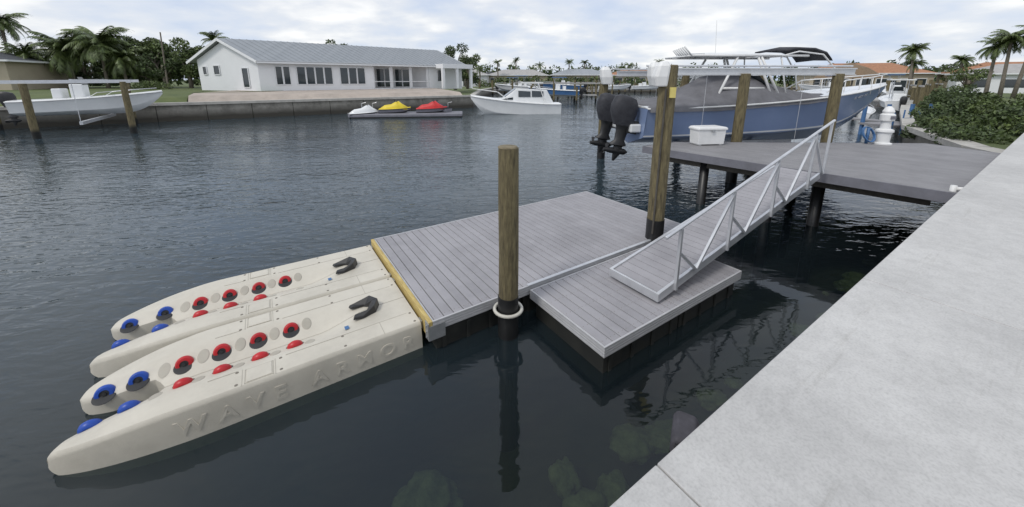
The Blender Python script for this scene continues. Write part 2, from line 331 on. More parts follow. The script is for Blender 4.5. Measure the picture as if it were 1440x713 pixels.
bm=bmesh.new(); box(bm,1.5,5.65,-.004,.05,.4545,.462); fin(bm,'seam_strip','alu',gm)

# ---------------------------------------------------------------- jet-ski ports
def port(tc,lettering,LEN):
    g=group('jet_ski_port',P(1.36,tc),ANG+math.pi); HB=.70; ZT=.37; yt=.40 if not lettering else .385; x0t=LEN-1.35
    def outer(x):
        u=max(0,min(1,(x-x0t)/(LEN-x0t))); return yt+(HB-yt)*(max(0,1-u**2.0))**.62
    def groove(x,y):
        k=min(1,max(0,(x-.55)/.5)); return .14*k*max(0,1-abs(y)/.36)
    def ztop(x):
        u=max(0,(x-2.25)/(LEN-2.25)); return ZT-.17*u**1.8
    xn=LEN-.72
    st=[0,.02]+[.1+.1*i for i in range(int((xn-.15)/.1))]+[xn-.02+.05*i for i in range(13)]+[LEN-d for d in (.10,.07,.045,.025,.01,.003,0)]
    for sg in (-1,1):
        bm=bmesh.new(); secs=[]
        for x in st:
            u=max(0,min(1,(x-x0t)/(LEN-x0t))); yo=outer(x)
            v=max(0,min(1,(x-xn)/(LEN-xn))); yi=0
            if v>.0: yi=.16*min(1,(v/.12))**.5+ (yt-.16)*(1-math.sqrt(max(0,1-v**2.8)))
            yi=min(yi,yo-.004)
            zt=ztop(x); w8=max(0,(x-(LEN-.12))/.12); zt-=.06*w8**2.5; zb=-.12+.13*u**3+.05*w8**2; c=.025*min(1,(yo-yi)/.2)
            mid=[yi+(yo-yi)*f for f in (.12,.25,.4,.5,.62,.78,.9)]
            edge=.03 if x>xn else 0
            s=[(x,yo,zb),(x,yo,max(zt-.22,zb+.01)),(x,yo-.012,zt-.05),(x,yo-.018,zt-c),(x,yo-.018-c,zt)]
            s+=[(x,min(y,yo-.02-c),zt-groove(x,y)) for y in mid[::-1]]
            s+=[(x,yi+.004,zt-groove(x,yi)-edge*.7),(x,yi,max(zb+.005,zt-groove(x,yi)-edge-.02)),(x,yi,zb)]
            secs.append([Vector((a,b*sg,cc)) for a,b,cc in s])
        loft(bm,secs,close=True); fin(bm,'half_hull','poly',g,'auto')
    bs=bmesh.new(); bd=bmesh.new(); bpd=bmesh.new()
    for sg in (-1,1):
        for a,b,c,d in ((1.62,1.88,.42,.426),(1.62,1.88,.642,.648),(1.62,1.626,.42,.648),(1.874,1.88,.42,.648)):
            y0,y1=(c,d) if sg>0 else (-d,-c); box(bs,a,b,y0,y1,ZT-.001,ZT+.0025)
        y0,y1=sorted((.43*sg,.635*sg)); box(bpd,1.635,1.865,y0,y1,ZT-.002,ZT+.008)
        for x in (.06,.9,1.55,1.95): 
            for y in (.42,.62): lathe(bd,[(.016,0),(.016,.003),(.008,.0035)],10,Matrix.Translation((x,y*sg,ztop(x)-.0005)))
        y0,y1=sorted((.395*sg,.401*sg)); box(bs,.1,1.5,y0,y1,ZT-.001,ZT+.002); box(bs,1.95,2.2,y0,y1,ZT-.001,ZT+.002)
    box(bs,.0,.36,-.003,.003,ZT-.001,ZT+.003)
    for x in (.45,1.60,1.90):
        for sg in (-1,1):
            y0,y1=sorted((.40*sg,.66*sg)); box(bs,x,x+.006,y0,y1,ZT-.001,ZT+.002)
    fin(bs,'panel_seams','poly_dark',g); fin(bd,'bolts','seam',g); fin(bpd,'hatch_pads','poly',g,bevel=.006)
    bt=bmesh.new(); bo=bmesh.new(); hub=bmesh.new(); br=bmesh.new(); bb=bmesh.new()
    def wheel(x,y,colbm):
        sgn=1 if y<0 else -1; z=ztop(x)-groove(x,y)
        ax2=Vector((0,sgn*.93,.36)).normalized(); q2=Vector((0,0,1)).rotation_difference(ax2).to_matrix().to_4x4(); W=Matrix.Translation(Vector((x,y-sgn*.005,z-.006)))@q2
        lathe(colbm,[(.045,-.042),(.064,-.042),(.080,-.028),(.086,0),(.081,.026),(.068,.038),(.042,.040),(.040,.025)],24,W)
        lathe(hub,[(.039,-.03),(.039,.028),(.02,.030),(.018,.045)],14,W)
        T=Matrix.Translation((x,y+sgn*.03,z-.012))@(Vector((0,0,1)).rotation_difference(Vector((0,sgn*.36,.93))).to_matrix().to_4x4())
        lathe(bo,[(.096,.0),(.090,.004),(.08,.0045)],24,T)
    for x in (1.42,1.77,2.13,2.47): wheel(x,-.19,br)
    for x in (1.75,2.10,2.43) + ((1.40,) if lettering else ()): wheel(x,.19,br)
    wheel(2.86,-.22,bb); wheel(2.84,.22,bb); wheel(LEN-.23,-.24,bb); wheel(LEN-.25,.24,bb)
    for x in (1.24,1.6,1.95,2.30,2.64):
        for y in (-.20,.22):
            sgn=1 if y<0 else -1; z=ztop(x)-groove(x,y)
            T=Matrix.Translation((x,y,z+.002))@(Vector((0,0,1)).rotation_difference(Vector((0,sgn*.36,.93))).to_matrix().to_4x4())@Matrix.Scale(.6,4,(1,0,0))
            lathe(bt,[(.095,-.002),(.080,.004),(.06,.0045)],20,T)
    fin(bo,'roller_sockets','black',g); fin(bt,'empty_sockets','poly_dark',g); fin(br,'red_rollers','red',g,'auto'); fin(bb,'blue_rollers','blue',g,'auto'); fin(hub,'roller_hubs','black',g,'auto')
    bm=bmesh.new()
    for sg in (-1,1):
        pts=[(.30,0),(.42,0),(.50,.075),(.66,.10),(.68,.17),(.56,.20),(.38,.15)]
        lo=[bm.verts.new((x+.05,y*sg,ZT)) for x,y in pts]; hi=[bm.verts.new((x+.05+(.02 if x<.4 else -.02),y*sg*.96,ZT+(.11 if x<.45 else .035))) for x,y in pts]; n=len(pts)
        bm.faces.new(lo); bm.faces.new(hi)
        for i in range(n): bm.faces.new((lo[i],lo[(i+1)%n],hi[(i+1)%n],hi[i]))
    fin(bm,'bow_stop','black',g,bevel=.008)
    bm=bmesh.new(); box(bm,.80,.85,.24,.31,ZT-.0,ZT+.003); fin(bm,'sticker','dblue',g)
    bm=bmesh.new()
    for y in (-.6,.6): box(bm,-.03,.03,y-.05,y+.05,ZT-.12,ZT-.02)
    fin(bm,'coupling','steel',g)
    if lettering:
        cu=bpy.data.curves.new('l','FONT'); cu.body='WAVE ARMOR'; cu.size=.21; cu.extrude=.006; cu.offset=.005; cu.space_character=1.75
        to=bpy.data.objects.new('l',cu); scene.collection.objects.link(to); bpy.context.view_layer.update()
        me=bpy.data.meshes.new_from_object(to.evaluated_get(bpy.context.evaluated_depsgraph_get())); bpy.data.objects.remove(to)
        xs_=[v.co.x for v in me.vertices]; w=max(xs_)-min(xs_); mnx=min(xs_)
        for v in me.vertices:
            tx=(v.co.x-mnx)/w; s=-1.10+2.36*tx; xx=1.36-s
            zz=.08+v.co.y*1.05; v.co=Vector((xx,outer(xx)+v.co.z-.012*max(0,(zz-.15)/.17),zz))
        me.materials.clear(); me.materials.append(M['poly']); o=bpy.data.objects.new('side_lettering',me); link(o,g)
    return g
port(4.88,True,3.36); port(6.292,False,3.46)

# ---------------------------------------------------------------- gangway
g=group('gangway',P(4.25,2.68),ANG); Lg=5.3; zl=.56; zh=1.52; sl=(zh-zl)/Lg
def gz(x): return zl+sl*x
bm=bmesh.new(); n=int(Lg/.14)
for i in range(n):
    x0=i*Lg/n+.004; x1=(i+1)*Lg/n-.004
    vs=[(x0,.05,gz(x0)),(x1,.05,gz(x1)),(x1,.83,gz(x1)),(x0,.83,gz(x0))]
    a=[bm.verts.new(v) for v in vs]; b=[bm.verts.new((v[0],v[1],v[2]-.03)) for v in vs]; bm.faces.new(a); bm.faces.new(b[::-1])
    for k in range(4): bm.faces.new((a[k],b[k],b[(k+1)%4],a[(k+1)%4]))
fin(bm,'treads','deck',g)
bm=bmesh.new()
for y in (.025,.855): bar(bm,(-.02,y,gz(0)-.045),(Lg,y,gz(Lg)-.045),.045,.13)
box(bm,-.06,-.022,.0,.88,gz(0)-.11,gz(0)+.015)
for k in range(6): x=.15+k*(Lg-.3)/5; bar(bm,(x,.05,gz(x)-.075),(x,.83,gz(x)-.075),.05,.05)
for yy in (.12,.76): tube(bm,[(.1,yy-.05,.455),(.1,yy+.05,.455)],.045,12)
posts=[.30,1.65,3.1,4.6]; y=-.02
def rz(x): return gz(x)+.86+.22*(x/Lg)
tube(bm,[(-.05,y,rz(-.05)),(Lg+.15,y,rz(Lg+.15))],.026,10)
for x in posts: bar(bm,(x,y,gz(x)-.08),(x,y,rz(x)-.02),.045,.045)
bar(bm,(Lg+.05,y,gz(Lg)),(Lg+.05,y,rz(Lg)),.045,.045)
for a,b in zip(posts,posts[1:]):
    c=a+(b-a)*.36; bar(bm,(c,y,gz(c)),(b-.02,y,rz(b)-.08),.04,.04); bar(bm,(a+.02,y,gz(a)+.48),(c,y,gz(c)),.04,.04)
bar(bm,(posts[-1],y,rz(posts[-1])-.1),(Lg,y,gz(Lg)),.04,.04)
fin(bm,'aluminium_frame','alu',g,bevel=.004,seg=1)

# ---------------------------------------------------------------- fixed dock
g=group('fixed_dock')
ZD=1.45
poly=[P(9.55,7.1),P(10.2,.83),P(16.9,.83),Vector((13.3,11.75,0)),Vector((5.35,12.0,0))]
bm=bmesh.new(); vs=[bm.verts.new((p.x,p.y,0)) for p in poly]; bm.faces.new(vs)
d=(poly[1]-poly[0]).normalized(); nrm=Vector((-d.y,d.x,0))
for i in range(-10,90):
    co=poly[0]+nrm*i*.14; geom=bm.faces[:]+bm.edges[:]+bm.verts[:]
    bmesh.ops.bisect_plane(bm,geom=geom,plane_co=co,plane_no=nrm)
bmesh.ops.split_edges(bm,edges=bm.edges[:])
for f in bm.faces:
    c=f.calc_center_median()
    for v in f.verts:
        k=(v.co-c).dot(nrm); v.co-=nrm*(.004 if k>0 else -.004)
r=bmesh.ops.extrude_face_region(bm,geom=bm.faces[:])
for e in r['geom']:
    if isinstance(e,bmesh.types.BMVert): e.co.z-=.035
for v in bm.verts: v.co.z+=ZD
fin(bm,'decking','fixdeck',g)
bm=bmesh.new(); c=sum(poly,Vector())/5; prism(bm,[tuple((p+(c-p)*.006)[:2]) for p in poly],ZD-.16,ZD-.04); fin(bm,'joists','beam',g)
bm=bmesh.new()
for i in (0,2,3,4):
    p,q=poly[i],poly[(i+1)%5]; bar(bm,p+Vector((0,0,ZD-.10)),q+Vector((0,0,ZD-.10)),.05,.20)
fin(bm,'fascia_board','greyhull',g)
bm=bmesh.new(); bar(bm,P(9.85,6.7,ZD-.28),P(10.55,1.2,ZD-.28),.10,.22); bar(bm,P(11.6,6,ZD-.28),P(12.0,1.2,ZD-.28),.10,.22); fin(bm,'stringers','beam',g)
for s,t in ((10.05,5.4),(10.1,3.75),(10.75,3.0),(12.4,5.2),(13.5,4.4)):
    bm=bmesh.new(); p=P(s,t); tube(bm,[(p.x,p.y,-3),(p.x,p.y,ZD-.17)],.12,14); fin(bm,'support_pile','wrap',g,True)
bm=bmesh.new(); q=P(10.35,.95,1.50); tube(bm,[q,q+Vector((.22,-.08,0)),q+Vector((.5,-.1,-.02))],.035,8); tube(bm,[q+Vector((0,0,.06)),q+Vector((0,0,-.3))],.045,8); fin(bm,'water_pipe','white',g,True)

g=group('dock_box',(6.15,11.55,ZD),math.radians(8)); bm=bmesh.new()
loft(bm,[[Vector((x*k,y*k,z)) for x,y in ((-.46,-.24),(.46,-.24),(.46,.24),(-.46,.24))] for z,k in ((.03,.94),(.48,1.0))],True); box(bm,-.40,-.30,-.2,.2,0,.035); box(bm,.30,.40,-.2,.2,0,.035); fin(bm,'chest','white',g,bevel=.02)
bm=bmesh.new(); loft(bm,[[Vector((x*k,y*k,z)) for x,y in ((-.49,-.27),(.49,-.27),(.49,.27),(-.49,.27))] for z,k in ((.48,1.0),(.53,1.0),(.57,.92),(.585,.75))],True); fin(bm,'lid','white',g,bevel=.015)
bm=bmesh.new(); box(bm,-.05,.05,-.285,-.27,.42,.50); fin(bm,'latch','steel',g)
g=group('dock_power_pedestal',(11.75,11.6,ZD)); bm=bmesh.new()
lathe(bm,[(.24,0),(.24,.04),(.17,.07),(.18,.36),(.23,.40),(.22,.46),(.13,.50),(.12,.72),(.18,.75),(.185,.93),(.13,.97),(.15,1.03),(.10,1.14),(.04,1.19)],20); fin(bm,'body','white',g,'auto')
bm=bmesh.new(); box(bm,-.07,.07,-.20,-.17,.80,.90); fin(bm,'outlets','greyhull',g)
g=group('garden_hose',(11.35,11.65,ZD)); bm=bmesh.new()
for k in range(4): tube(bm,[(.17*math.cos(a),.12*math.sin(a)+.02*k,.30+.22*math.sin(a)) for a in [2*math.pi*i/20 for i in range(21)]],.016,6)
box(bm,-.03,.03,.03,.09,0,.5); fin(bm,'coil','dblue',g,True)

# ---------------------------------------------------------------- boats
def hull(L,B,z0,z1,N=26):
    secs=[]
    for i in range(N+1):
        u=i/N; b=max(.02,B/2*(1-max(0,(u-.38)/.62)**2.5)*(0.94+.06*min(1,u/.3))); zs=z0+(z1-z0)*u**1.7
        zk=0 if u<.62 else (z1-.15)*((u-.62)/.38)**2.6; zc=zk+(zs-zk)*(.27+.10*u); bc=b*(.86-.45*max(0,(u-.45)/.55)**1.4)
        secs.append((L*u,b,zs,zk,zc,bc))
    return secs
def hull_parts(g,L,B,z0,z1,side,bottom,deckm='gel',railm='white'):
    S=hull(L,B,z0,z1); bm=bmesh.new(); bb=bmesh.new(); bd=bmesh.new()
    for sg in (-1,1):
        loft(bm,[[Vector((x,bc*sg,zc)),Vector((x,(bc+(b-bc)*.28)*sg,zc+(zs-zc)*.4)),Vector((x,(bc+(b-bc)*.62)*sg,zc+(zs-zc)*.72)),Vector((x,b*sg,zs))] for x,b,zs,zk,zc,bc in S],cap=False)
        loft(bb,[[Vector((x,0,zk)),Vector((x,bc*sg*.97,zc-.03)),Vector((x,bc*sg,zc))] for x,b,zs,zk,zc,bc in S],cap=False)
    x,b,zs,zk,zc,bc=S[0]; bm.faces.new([bm.verts.new(v) for v in ((0,-b,zs),(0,-bc,zc),(0,0,zk),(0,bc,zc),(0,b,zs))])
    loft(bd,[[Vector((x,-b*.99,zs+.01)),Vector((x,-b*.85,zs+.06)),Vector((x,0,zs+.10)),Vector((x,b*.85,zs+.06)),Vector((x,b*.99,zs+.01))] for x,b,zs,zk,zc,bc in S],cap=True)
    fin(bm,'hull_sides',side,g,'auto'); fin(bb,'hull_bottom',bottom,g,'auto'); fin(bd,'deck',deckm,g,'auto')
    br=bmesh.new()
    for sg in (-1,1): tube(br,[(x,(b+.01)*sg,zs) for x,b,zs,*_ in S],.035,6)
    fin(br,'rub_rail',railm,g,True); return S
def outboard(g,x,y,z,sc=1,cover='black',tilt=0):
    T=Matrix.Translation((x,y,z))@Matrix.Rotation(tilt,4,'Y')@Matrix.Scale(sc,4)
    bm=bmesh.new(); secs=[]
    for u,(hx,hy,cx) in ((-.16,(.27,.17,.0)),(-.02,(.31,.20,-.02)),(.2,(.37,.23,-.05)),(.40,(.38,.24,-.06)),(.56,(.33,.22,-.04)),(.66,(.24,.16,-.0)),(.69,(.10,.07,0))):
        secs.append([T@Vector((cx+hx*math.copysign(abs(math.cos(a))**.6,math.cos(a)),hy*math.copysign(abs(math.sin(a))**.6,math.sin(a)),u-(.22*(cx+hx*math.cos(a)) if u>.5 else 0))) for a in [2*math.pi*k/18 for k in range(18)]])
    loft(bm,secs,True); fin(bm,'engine_cowling',cover,g,'auto')
    bm=bmesh.new(); secs=[[T@Vector((cx+hx*math.cos(a),hy*math.sin(a),u)) for a in [2*math.pi*k/12 for k in range(12)]] for u,hx,hy,cx in ((-.10,.22,.13,0),(-.3,.19,.10,.02),(-.6,.16,.075,.0),(-.72,.27,.13,-.03),(-.74,.27,.13,-.03),(-.78,.13,.06,0),(-.9,.17,.09,0),(-1.0,.12,.06,0),(-1.22,.04,.015,-.06))]
    loft(bm,secs,True)
    tube(bm,[T@Vector((-.42,0,-.92)),T@Vector((-.2,0,-.92)),T@Vector((.22,0,-.92)),T@Vector((.32,0,-.92))],[.05*sc,.09*sc,.09*sc,.02*sc],12)
    for k in range(3):
        R=T@Matrix.Translation((-.33,0,-.92))@Matrix.Rotation(k*2.094,4,'X')@Matrix.Rotation(.5,4,'Z'); bm.faces.new([bm.verts.new(R@Vector(p)) for p in ((0,-.03,.03),(0,.03,.03),(0,.09,.14),(0,.04,.2),(0,-.05,.18))])
    box(bm,.12,.42,-.12,.12,-.35,.02,T); fin(bm,'engine_leg','black',g,'auto')
BA=math.atan2(1.3,11.2); g=group('motorboat',(4.5,14.25,1.04),BA)
S=hull_parts(g,10.9,3.1,1.42,2.2,'bluehull','bluehull','gel','white')
bm=bmesh.new()
for sg in (-1,1): loft(bm,[[Vector((x,(bc+(b-bc)*.02)*sg+.012*sg,zc+.03)),Vector((x,(bc+(b-bc)*.06)*sg+.014*sg,zc+(zs-zc)*.08))] for x,b,zs,zk,zc,bc in S[:-2]],cap=False)
fin(bm,'boot_stripe','gel',g)
# engines trimmed up slightly on the lift
outboard(g,-.55,-.78,.98,1.25,'dcanvas',.16); outboard(g,-.55,.75,.98,1.25,'dcanvas',.16)
bm=bmesh.new(); box(bm,-.4,.0,-1.1,1.0,.55,.85); fin(bm,'engine_bracket','gel',g,bevel=.05)
bm=bmesh.new(); secs=[]; rr=random.Random(3)
prof=[(.10,.08),(.6,.14),(1.2,.28),(1.8,.46),(2.4,.78),(2.9,1.02),(3.3,1.08),(4.0,1.06),(4.6,1.0),(5.0,.85),(5.4,.62),(6.0,.38),(6.6,.2),(7.1,.08)]
for x,hgt in prof:
    u=x/10.9; b=1.55*(1-max(0,(u-.38)/.62)**2.5)*.99; zs=1.42+.78*u**1.7; row=[]
    for k in range(-6,7):
        f=k/6; sag=(1-abs(f)**1.6); row.append(Vector((x+rr.uniform(-.04,.04),b*f,zs+.04+hgt*sag+rr.uniform(-.03,.03)*(abs(f)<.95))))
    row=[Vector((x,-b*1.02,zs-.14+rr.uniform(-.03,.03)))]+row+[Vector((x,b*1.02,zs-.12))]; secs.append(row)
loft(bm,secs,cap=True); fin(bm,'cockpit_cover','canvas',g,True)
bm=bmesh.new()
for sg in (-1,1):
    y=1.15*sg
    for a,b in (((2.6,y,1.5),(3.5,y*.8,3.2)),((4.9,y,1.7),(4.3,y*.8,3.2)),((2.9,y*.93,2.1),(4.6,y*.9,2.1)),((5.2,y,1.75),(4.4,y*.8,3.25))): tube(bm,[a,b],.045,8)
    tube(bm,[(1.8,y*.85,3.24),(6.3,y*.8,3.26)],.04,8)
    tube(bm,[(5.5,y*.95,1.75),(5.2,y*.8,3.25),(6.0,y*.7,3.42),(7.0,y*.7,3.32),(7.6,y*.8,2.7),(7.8,y*.8,2.0)],.03,8)
    tube(bm,[(7.2,y*.9,1.95),(8.0,y*.82,2.38),(9.5,y*.56,2.50),(10.7,y*.12,2.62)],.022,8)
    for x,yy,z1 in ((8.0,.82,2.36),(8.8,.68,2.44),(9.5,.56,2.5),(10.2,.33,2.56)): tube(bm,[(x,y*yy,1.85),(x,y*yy,z1)],.016,6)
for x in (1.8,3.0,4.2,5.2): tube(bm,[(x,-.97,3.24),(x,.97,3.24)],.03,8)
for k in range(7): tube(bm,[(1.75+.1*k,-.9+.3*k,3.24),(1.45+.1*k,-.9+.3*k,3.54)],.028,6)
fin(bm,'tower_frame','white',g,True)
bm=bmesh.new(); secs=[[Vector((x,y,3.29+z)) for y,z in ((-1.0,-.02),(-.95,.04),(0,.09),(.95,.04),(1.0,-.02),(0,.02))] for x in (2.2,2.5,4.6,5.2)]; loft(bm,secs,True); fin(bm,'hard_top','gel',g,bevel=.015)
bm=bmesh.new(); loft(bm,[[Vector((x,y,3.40+z+hh)) for y,z in ((-.8,0),(-.75,.08),(0,.14),(.75,.08),(.8,0),(0,.04))] for x,hh in ((5.5,.02),(5.9,.10),(6.7,.08),(7.2,-.06),(7.45,-.30))],True); fin(bm,'folded_bimini','dcanvas',g,True)
bm=bmesh.new(); loft(bm,[[Vector((5.1,y,1.8)),Vector((4.5,y*.8,2.55))] for y in (-1.1,-.5,.5,1.1)],cap=False); fin(bm,'windshield','glass',g)
bm=bmesh.new(); tube(bm,[(3.4,.2,3.3),(3.3,.2,4.6)],[.013,.007],6); fin(bm,'antenna','white',g)
cu=bpy.data.curves.new('r','FONT'); cu.body='FL 4821 RK'; cu.size=.18; cu.extrude=.003
to=bpy.data.objects.new('r',cu); scene.collection.objects.link(to); bpy.context.view_layer.update()
me=bpy.data.meshes.new_from_object(to.evaluated_get(bpy.context.evaluated_depsgraph_get())); bpy.data.objects.remove(to)
def hull_side(x,f):
    u=x/10.9
    i=min(25,int(u*26)); a,b=S[i],S[i+1]; w=u*26-i; q=[a[k]*(1-w)+b[k]*w for k in range(6)]; _,bb_,zs,zk,zc,bc=q
    z=zc+(zs-zc)*f; y=bc+(bb_-bc)*(.62+(f-.72)/.28*.38) if f>.72 else bc+(bb_-bc)*(.28+(f-.4)/.32*.34); return y,z
for v in me.vertices:
    x=8.5+v.co.x*1.0; f=.76+v.co.y*.75; y,z=hull_side(x,f); v.co=Vector((x,-y-.02-v.co.z,z))
me.materials.clear(); me.materials.append(M['white']); link(bpy.data.objects.new('registration',me),g)

g=group('boat_lift')
for x,y in ((4.95,12.25),(7.55,12.3),(10.75,12.5),(4.0,16.3),(7.6,16.6),(11.2,17.0)): piling(x,y,3.62,.16,wrap=.9)
bm=bmesh.new()
for ya,yb in ((12.2,12.55),(16.3,17.05)):
    bar(bm,(4.5,ya,3.80),(11.3,yb,3.80),.16,.04); bar(bm,(4.5,ya,3.70),(11.3,yb,3.70),.05,.16); bar(bm,(4.5,ya,3.60),(11.3,yb,3.60),.16,.03)
    tube(bm,[(4.3,ya,3.88),(11.2,yb,3.88)],.03,8)
fin(bm,'top_beams','alu',g)
bm=bmesh.new()
for x in (6.4,9.6):
    bar(bm,(x,12.5,.90),(x,16.6,.90),.15,.22)
    for y in (12.45,16.7): tube(bm,[(x,y,.95),(x,y,3.6)],.007,5)
for y in (13.6,14.9): bar(bm,(5.3,y,1.12),(10.8,y+.6,1.12),.10,.15)
fin(bm,'cradle','alu',g)
for x,y in ((4.6,12.1),(4.0,16.1)):
    bm=bmesh.new(); secs=[[Vector((x+hx*a+ox,y+hx*b,z)) for a,b in ((-1,-.8),(-.6,-1),(.6,-1),(1,-.8),(1,.8),(.6,1),(-.6,1),(-1,.8))] for z,hx,ox in ((3.25,.20,.05),(3.55,.24,.0),(3.85,.20,-.05),(3.98,.11,-.06))]
    loft(bm,secs,True); fin(bm,'motor_cover','white',g,bevel=.03)
bm=bmesh.new(); secs=[[Vector((-.15+hx*a+ox,hx*b-.05,z)) for a,b in ((-1,-.8),(-.6,-1),(.6,-1),(1,-.8),(1,.8),(.6,1),(-.6,1),(-1,.8))] for z,hx,ox in ((3.33,.10,.0),(3.50,.125,-.02),(3.68,.11,.02),(3.76,.06,.03))]
loft(bm,secs,True); fin(bm,'motor_cover','white',g2,bevel=.02)

def stub(s,t,z,rot):
    g=group('rubber_fender',P(s,t,z),ANG+rot); bm=bmesh.new()
    loft(bm,[[Vector((x,y*k,zz*k2)) for y,zz in ((-.12,-.5),(-.12,.04),(-.08,.09),(.08,.09),(.12,.04),(.12,-.5))] for x,k,k2 in ((-.17,.85,.8),(-.14,1,1),(.17,1,1),(.20,.85,.8))],True); fin(bm,'body','rubber',g,bevel=.02)
    bm=bmesh.new(); box(bm,-.20,-.165,-.08,.08,-.3,.04); fin(bm,'mount','black',g)
stub(3.0,1.50,.10,.5); stub(8.3,1.2,.10,.2)

rr=random.Random(5)
rocks=[(Vector((-.87,2.95,-.85)),.25),(Vector((.80,2.95,-.9)),.20),(Vector((1.10,3.1,-.95)),.22),(Vector((.62,3.35,-1.05)),.18),(Vector((1.5,3.75,-1.0)),.22)]
for i in range(26): rocks.append((P(rr.uniform(1.6,13),rr.uniform(1.0,2.2),-rr.uniform(.95,1.2)),rr.uniform(.05,.2)))
bm=bmesh.new()
for c,r_ in rocks:
    n0=len(bm.verts); bmesh.ops.create_icosphere(bm,subdivisions=4,radius=r_); bm.verts.ensure_lookup_table()
    sx,sy,sz=rr.uniform(.8,1.5),rr.uniform(.8,1.2),rr.uniform(.5,.8)
    for v in bm.verts[n0:]:
        k=1+.30*mn.noise(v.co*1.1/r_+c*3)+.25*mn.noise(v.co*2.6/r_+c*5)+.12*mn.noise(v.co*7/r_+c*5); v.co=Vector((v.co.x*sx*k,v.co.y*sy*k,v.co.z*sz*k))+c
fin(bm,'submerged_rocks','rock',None,True)

# ---------------------------------------------------------------- white house across the canal
P0=Vector((-27.6,41.4,0)); DL=Vector((math.cos(math.radians(40)),math.sin(math.radians(40)),0)); G0=Vector((-36.2,44,0)); DG=(G0-P0).normalized(); GW=(G0-P0).length; LH=26; NO=Vector((DL.y,-DL.x,0))
g=group('white_house')
def Q(a,b,z): return P0+DL*a+DG*b+Vector((0,0,z))
zb,ze,zp=2.1,5.65,7.75
def quad(bm,*ps): bm.faces.new([bm.verts.new(p) for p in ps])
def wseg(bm,a0,a1,z0,z1,b=0): quad(bm,Q(a0,b,z0),Q(a1,b,z0),Q(a1,b,z1),Q(a0,b,z1))
bm=bmesh.new(); wseg(bm,0,12.4,zb,ze); wseg(bm,20.5,LH,zb,ze); wseg(bm,12.4,20.5,5.15,ze); wseg(bm,12.4,20.5,zb,2.35)
quad(bm,Q(12.4,0,zb),Q(12.4,3,zb),Q(12.4,3,ze),Q(12.4,0,ze)); quad(bm,Q(20.5,0,zb),Q(20.5,3,zb),Q(20.5,3,ze),Q(20.5,0,ze)); wseg(bm,12.4,20.5,zb,ze,3); quad(bm,Q(12.4,0,ze-.02),Q(20.5,0,ze-.02),Q(20.5,3,ze-.02),Q(12.4,3,ze-.02))
for a in (0,LH): bm.faces.new([bm.verts.new(p) for p in (Q(a,0,zb),Q(a,GW,zb),Q(a,GW,ze),Q(a,GW/2,zp-.1),Q(a,0,ze))])
wseg(bm,0,LH,zb,ze,GW); fin(bm,'walls','wallw',g)
bm=bmesh.new()
for a in (15,17.8): bar(bm,Q(a,.15,2.3),Q(a,.15,5.2),.35,.35)
for a in (12.55,20.35): bar(bm,Q(a,.15,2.3),Q(a,.15,5.2),.3,.3)
bar(bm,Q(12.5,.0,3.2)+NO*.05,Q(20.4,.0,3.2)+NO*.05,.06,.08)
k=(zp-ze)/(GW/2)
bar(bm,Q(-.5,-.75,ze-.75*k+.02),Q(LH+.5,-.75,ze-.75*k+.02),.06,.28)
for a in (-.55,LH+.55):
    bar(bm,Q(a,-.75,ze-.75*k),Q(a,GW/2,zp),.06,.26); bar(bm,Q(a,GW+.75,ze-.75*k),Q(a,GW/2,zp),.06,.26)
fin(bm,'columns_and_trim','wallw',g)
bm=bmesh.new()
for b in (-.8,GW+.8):
    n=40
    for i in range(n):
        a0=-.5+(LH+1)*i/n; a1=-.5+(LH+1)*(i+1)/n-.02; zz=ze-.8*k+.14
        p=[Q(a0,b,zz),Q(a1,b,zz),Q(a1,GW/2,zp+.14),Q(a0,GW/2,zp+.14)]; lo=[x-Vector((0,0,.06)) for x in p]; quad(bm,*p); quad(bm,*lo); quad(bm,p[0],p[1],lo[1],lo[0])
        bar(bm,Q(a0,b,zz+.02),Q(a0,GW/2,zp+.16),.03,.04)
fin(bm,'metal_roof','roofg',g)
bw=bmesh.new(); bf=bmesh.new()
def window(a,w,z0,z1,n=1,off=0):
    for i in range(n):
        x0=a-w/2+w*i/n+.04; x1=a-w/2+w*(i+1)/n-.04
        p=[Q(x0,off,z0)+NO*.03,Q(x1,off,z0)+NO*.03,Q(x1,off,z1)+NO*.03,Q(x0,off,z1)+NO*.03]; quad(bw,*p)
        for u,v in ((0,1),(1,2),(2,3),(3,0)): bar(bf,p[u]+NO*.02,p[v]+NO*.02,.07,.07)
window(2.3,1.5,2.9,4.9,2); window(5.6,3.9,2.9,4.9,4); window(9.9,3.1,2.9,4.9,3); window(22.2,.9,3.2,4.8,1)
for a in (13.8,16.5,19.1): window(a,2.3,2.45,4.9,2,3-.05)
def gwin(b0,b1,z0,z1):
    n=Vector((DG.y,-DG.x,0)); n=n if n.y<0 else -n
    p=[Q(0,b0,z0)+n*.04,Q(0,b1,z0)+n*.04,Q(0,b1,z1)+n*.04,Q(0,b0,z1)+n*.04]; quad(bw,*p)
    for u,v in ((0,1),(1,2),(2,3),(3,0)): bar(bf,p[u]+n*.02,p[v]+n*.02,.07,.07)
gwin(5.6,6.5,4.0,5.0); gwin(1.4,2.3,2.6,4.7); gwin(7.6,8.2,4.0,4.9)
fin(bw,'window_glass','glass',g); fin(bf,'window_frames','wallw',g)
bm=bmesh.new()
R=Matrix.Translation(Q(LH-2.5,0,0))@Matrix.Rotation(math.radians(40),4,'Z')
box(bm,-2.2,2.8,-2.6,-.02,5.0,5.6,R)
for x in (-2.05,.2,2.6): box(bm,x-.18,x+.18,-2.5,-2.1,2.2,5.0,R)
fin(bm,'porch','wallw',g)

